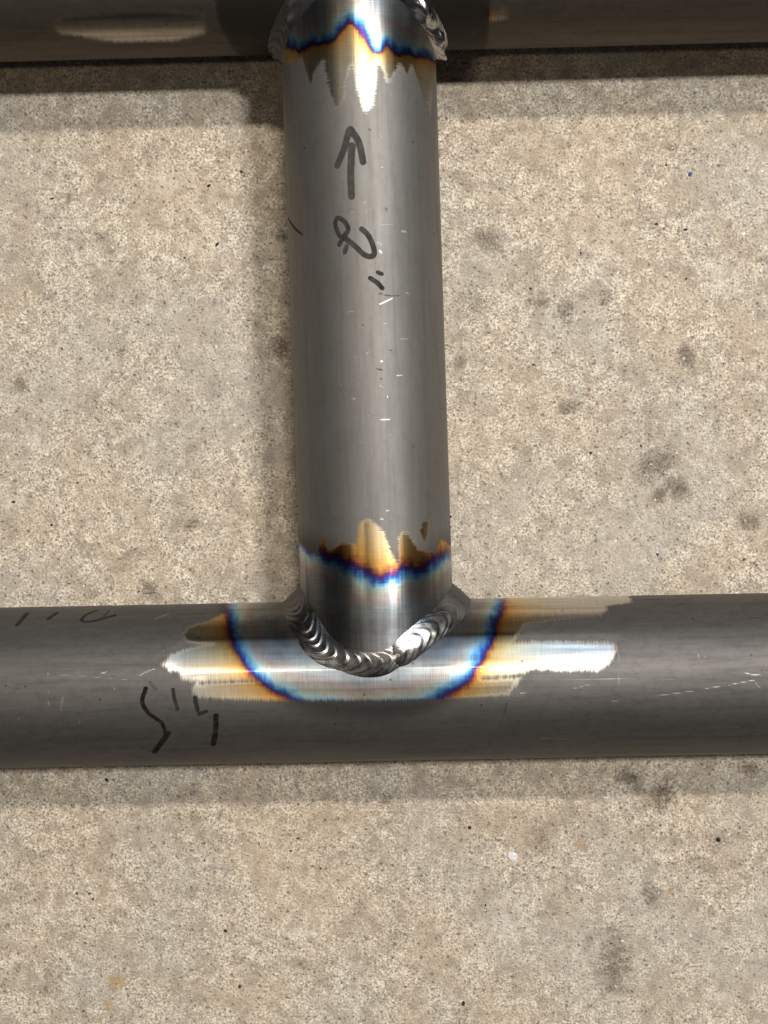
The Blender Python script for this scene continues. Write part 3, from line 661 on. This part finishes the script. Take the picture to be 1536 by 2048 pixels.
def build_bead(tube_h, sign, th0, th1, label, seed, period, ripple, bulge, leg_top, leg_side, lumps=0.0, round_end=4.0, oxide_fn=None, mat=None, shift=0.0):
    """th runs from th0 to th1 (angles round the upright, 0 = crest)"""
    thc, pc = joint_curve(tube_h, sign)
    rng = np.random.default_rng(seed)
    nL = int(abs(th1 - th0) * UP.r / 0.20)
    nT = 44
    th = np.linspace(th0, th1, nL)
    thw = (th + math.pi) % (2 * math.pi) - math.pi
    p = np.stack([np.interp(thw, thc, pc[:, k]) for k in range(3)], -1)
    k = np.exp(-0.5 * (np.arange(-60, 61) * 0.2 / 4.6) ** 2); k /= k.sum()
    pad = np.vstack([np.repeat(p[:1], 60, 0), p, np.repeat(p[-1:], 60, 0)])
    ps = np.stack([np.convolve(pad[:, i], k, 'valid') for i in range(3)], -1)
    wt = (np.clip(1.4 - np.abs(thw), 0, 0.5) * 2)[:, None]
    p = p * (1 - wt) + ps * wt                            # the puddle rounds the sharp valley
    Nh = tube_h.normal_at(p)
    Nv = UP.normal_at(p)
    T = np.gradient(p, axis=0)
    T /= np.linalg.norm(T, axis=1, keepdims=True)
    dh = np.cross(T, Nh)
    dh *= np.where((dh * (UP.D * sign)).sum(1) > 0, -1, 1)[:, None] * np.where((dh * Nv).sum(1) * 0 == 0, 1, 1)[:, None]
    # away from the upright: positive component along Nv where the walls are steep
    side = np.abs(np.sin(th))
    flip = ((dh * Nv).sum(1) < 0) & (side > 0.35)
    dh[flip] *= -1
    dv = np.cross(T, Nv)
    dv *= np.where((dv * (UP.D * sign)).sum(1) > 0, 1, -1)[:, None]
    dist = np.concatenate([[0], np.cumsum(np.linalg.norm(np.diff(p, axis=0), axis=1))])
    total = dist[-1]
    wob = sum(rng.uniform(0.1, 0.28) * np.sin(dist * rng.uniform(0.25, 1.3) + rng.uniform(0, 6.3)) for _ in range(5))
    leg = leg_top + (leg_side - leg_top) * np.sin(th) ** 2
    e0 = np.clip(dist / round_end, 0, 1)
    e1 = np.clip((total - dist) / round_end, 0, 1)
    end = np.sqrt(np.clip(1 - (1 - np.minimum(e0, e1)) ** 2, 0, 1))
    end = 0.12 + 0.88 * end
    flank = np.where(np.abs(thw) < math.pi / 2, np.sin(2 * thw) ** 2, 0)
    off = shift * (3.0 * np.exp(-((thw - 0.58) / 0.36) ** 2) - 2.2 * np.exp(-((thw + 0.55) / 0.36) ** 2))
    lh = (leg + 1.5 * flank + 0.35 * wob) * end + off
    lv = (leg * 0.92 - 1.2 * flank - 0.3 * wob) * end - off
    toe_h = tube_h.onto(p + dh * lh[:, None], -0.15)
    toe_v = UP.onto(p + dv * lv[:, None], -0.15)
    def soften(q):
        kk = np.exp(-0.5 * (np.arange(-40, 41) * 0.2 / 2.6) ** 2); kk /= kk.sum()
        pd = np.vstack([np.repeat(q[:1], 40, 0), q, np.repeat(q[-1:], 40, 0)])
        return np.stack([np.convolve(pd[:, i], kk, 'valid') for i in range(3)], -1)
    toe_h = tube_h.onto(soften(toe_h), -0.15)
    toe_v = UP.onto(soften(toe_v), -0.15)
    Nm = Nh + Nv
    Nm /= np.linalg.norm(Nm, axis=1, keepdims=True)
    t = np.linspace(0, 1, nT)
    # jittered ripple phase
    knots = np.cumsum(np.clip(rng.normal(1.0, 0.22, 200), 0.5, 1.6)) * period
    cres = (1 - (2 * t - 1) ** 2)                        # crescent: middle of the puddle leads
    ph_d = dist[:, None] - cres[None, :] * period * 1.8 + 0.25 * np.sin(dist * 0.8)[:, None] * (2 * t - 1)[None, :]
    phase = np.interp(ph_d + period * 8, knots, np.arange(200))
    saw = sawtooth(phase)
    amp = 0.75 + 0.5 * np.sin(np.floor(phase) * 12.9898 + seed)
    prof = 4 * t * (1 - t)
    prof2 = np.clip(prof * 1.25, 0, 1) ** 0.8
    lump = np.zeros((nL, nT))
    if lumps:
        for _ in range(int(total / 3)):
            c, tt, rr = rng.uniform(0, total), rng.uniform(0.25, 0.8), rng.uniform(1.2, 2.6)
            lump += lumps * rng.uniform(0.3, 1) * np.exp(-(((dist - c) / rr)[:, None] ** 2 + ((t - tt) / 0.2)[None, :] ** 2))
    h = (bulge * (1 - 1.25 * np.sin(th) ** 4)[:, None] * prof[None, :] * (1 + 0.15 * wob[:, None]) + (ripple * amp * saw + lump) * prof2[None, :]) * end[:, None]
    X = toe_v[:, None] * (1 - t)[None, :, None] + toe_h[:, None] * t[None, :, None] + Nm[:, None] * h[..., None]
    # never sink below either wall
    for tb in (tube_h, UP):
        pass
    co = X.reshape(-1, 3) * MM
    f = grid_faces(nL, nT)
    me = mesh_from_arrays('weld_bead', co, f)
    set_uv(me, np.stack(np.broadcast_arrays(dist[:, None], (t * 9)[None, :]), -1).reshape(-1, 2))
    fr = phase - np.floor(phase)
    groove = np.exp(-((fr - 0.02) / 0.07) ** 2) + np.exp(-((fr - 1.0) / 0.05) ** 2)
    set_attr(me, 'groove', np.clip(groove * 0.75, 0, 1))
    ox = np.broadcast_to((oxide_fn(th) if oxide_fn else np.zeros(nL))[:, None], (nL, nT))
    set_attr(me, 'oxide', np.clip(ox, 0, 1))
    me.materials.append(mat)
    o = link(bpy.data.objects.new('weld_bead', me), frame)
    o['label'] = label
    # outward normals
    me.update()
    k = (nL // 2) * (nT - 1) + nT // 2
    if Vector(me.polygons[k].normal).dot(Vector(Nm[nL // 2])) < 0:
        me.flip_normals()
    return o

# angle convention: n = z x D points to -x for the upright, so +th is the left flank
bead_mat = bead_material('weld_metal', 1, 0.36)
bead_mat2 = bead_material('weld_metal_bright', 2, 0.75)
def ox_left(th):
    return np.clip((th - 1.0) / 0.5, 0, 0.7)
def ox_right(th):
    return np.clip((-th - 0.95) / 0.35, 0, 0.8)
build_bead(LOW, 1, math.pi, -0.42, 'even ripple weld running down to the lowest point of the joint', 3, 2.9, 0.17, 0.40, 4.3, 6.4, oxide_fn=ox_left, mat=bead_mat, shift=1.0)
build_bead(LOW, 1, -0.07, -math.pi, 'bright wider weld with loose ripples restarting at the lowest point', 8, 3.2, 0.17, 0.60, 4.3, 6.2, lumps=0.16, round_end=3.2, oxide_fn=ox_right, mat=bead_mat2, shift=1.0)
build_bead(TOP, -1, math.pi, -0.05, 'smooth dark weld beside the shaded tube', 13, 3.0, 0.22, 0.35, 3.6, 4.4, lumps=0.7, oxide_fn=lambda th: np.full_like(th, 0.70), mat=bead_mat)
build_bead(TOP, -1, 0.05, -math.pi, 'lumpy shiny weld beside the shaded tube', 21, 3.6, 0.18, 0.7, 3.4, 4.2, lumps=1.3, mat=bead_mat2)

# ------------------------------------------------------------------ weld spatter on the upright
spat_mat = plain_material('spatter_steel', (0.10, 0.095, 0.09), 0.35, 0.9)
def lump_mesh(name, rx, ry, rz, seed, flat=0.35, sub=2):
    import bmesh
    bm = bmesh.new()
    bmesh.ops.create_icosphere(bm, subdivisions=sub, radius=1.0)
    rng = random.Random(seed)
    ax = [(Vector((rng.uniform(-1, 1), rng.uniform(-1, 1), rng.uniform(-0.6, 0.6))).normalized(), rng.uniform(0.34, 0.8)) for _ in range(9)]
    for v in bm.verts:
        for a, d in ax:                                   # chip facets
            k = v.co.dot(a)
            if k > d:
                v.co -= a * (k - d)
        v.co.x *= rx; v.co.y *= ry
        v.co.z = max(v.co.z, -flat) * rz
    me = bpy.data.meshes.new(name)
    bm.to_mesh(me)
    bm.free()
    return me
for i, (s, th, r) in enumerate([(-13.5, 1.50, 0.55), (-16.0, -1.50, 0.5), (-19.5, -1.53, 0.45), (140, -1.15, 0.7), (-11, 1.55, 0.4)]):
    me = lump_mesh('spatter', r * MM, r * MM, r * 0.8 * MM, 50 + i)
    me.materials.append(spat_mat)
    me.polygons.foreach_set('use_smooth', np.ones(len(me.polygons), dtype=bool))
    o = link(bpy.data.objects.new('spatter', me), frame)
    o.location = Vector(UP.point(np.array(s), np.array(th), np.array(UP.r + 0.1)).ravel()) * MM

# ------------------------------------------------------------------ chips and grit lying on the concrete
KINDS = {
 'b': ('metal_chip', 'angular black metal chip lying on the concrete', 'chip', 'black metal chips on the floor', (0.02, 0.022, 0.03), 0.35, 0.6),
 't': ('paint_flake', 'dark teal flake lying on the concrete beside the upright tube', 'flake', None, (0.02, 0.06, 0.075), 0.4, 0.3),
 'k': ('grit_speck', 'tiny black grit speck on the concrete', 'grit', 'black grit specks on the floor', (0.025, 0.022, 0.022), 0.6, 0.0),
 'r': ('rust_fleck', 'tiny rust red fleck on the concrete', 'fleck', 'rust red flecks on the floor', (0.28, 0.05, 0.03), 0.7, 0.0),
 'n': ('brown_crumb', 'small dark brown crumb on the concrete', 'crumb', 'brown crumbs on the floor', (0.09, 0.045, 0.03), 0.7, 0.0),
 'w': ('white_chip', 'small white chip on the concrete', 'chip', 'white chips on the floor', (0.82, 0.80, 0.78), 0.5, 0.0),
 'c': ('cream_chip', 'small cream coloured stone chip on the concrete', 'chip', 'cream stone chips on the floor', (0.78, 0.70, 0.55), 0.6, 0.0),
 'u': ('blue_chip', 'tiny blue chip on the concrete', 'chip', 'blue chips on the floor', (0.06, 0.12, 0.30), 0.35, 0.3),
 'o': ('orange_chip', 'tiny orange chip on the concrete', 'chip', None, (0.55, 0.20, 0.08), 0.6, 0.0),
}
LABELS = {0: 'angular black chip with a dark teal flake close by', 2: 'slender pointed black chip beside the upright tube',
 8: 'thin rust red fleck in the shadow beside the upright tube', 18: 'black chip in the shadow of the marked cross tube',
 19: 'brown crumb right beside a blue chip', 20: 'blue chip between two dark brown crumbs', 21: 'elongated brown crumb just below the blue chip',
 31: 'largest ragged black chip on a rosy stain', 36: 'oblong bright white chip lying alone on the concrete',
 14: 'largest cream stone chip, elongated, on the concrete', 15: 'oval cream stone chip beside the dark teal flake',
 16: 'cream stone chip in the shadow edge beside the upright tube', 37: 'thin white chip with a black grit speck beside it'}
chip_mats = {k: plain_material(v[0] + '_material', v[4], v[5], v[6]) for k, v in KINDS.items()}
for i, (k, x, y, a, b) in enumerate(CHIPS):
    name, label, cat, group, *_ = KINDS[k]
    big = a > 3.5
    hgt = min(a, b) * (0.22 if big else 0.42)
    me = lump_mesh(name, a * 0.55 * MM, b * 0.55 * MM, hgt * MM, 100 + i, 0.3)
    me.materials.append(chip_mats[k])
    o = link(bpy.data.objects.new(name, me))
    o.location = (x * MM, y * MM, hgt * 0.3 * MM - 0.00008)
    o.rotation_euler = (0, 0, random.Random(i).uniform(-0.9, 0.9))
    o['label'] = LABELS.get(i, label) if not big else 'largest rounded white chip set in the concrete'
    o['category'] = cat
    if group and not big:
        o['group'] = group
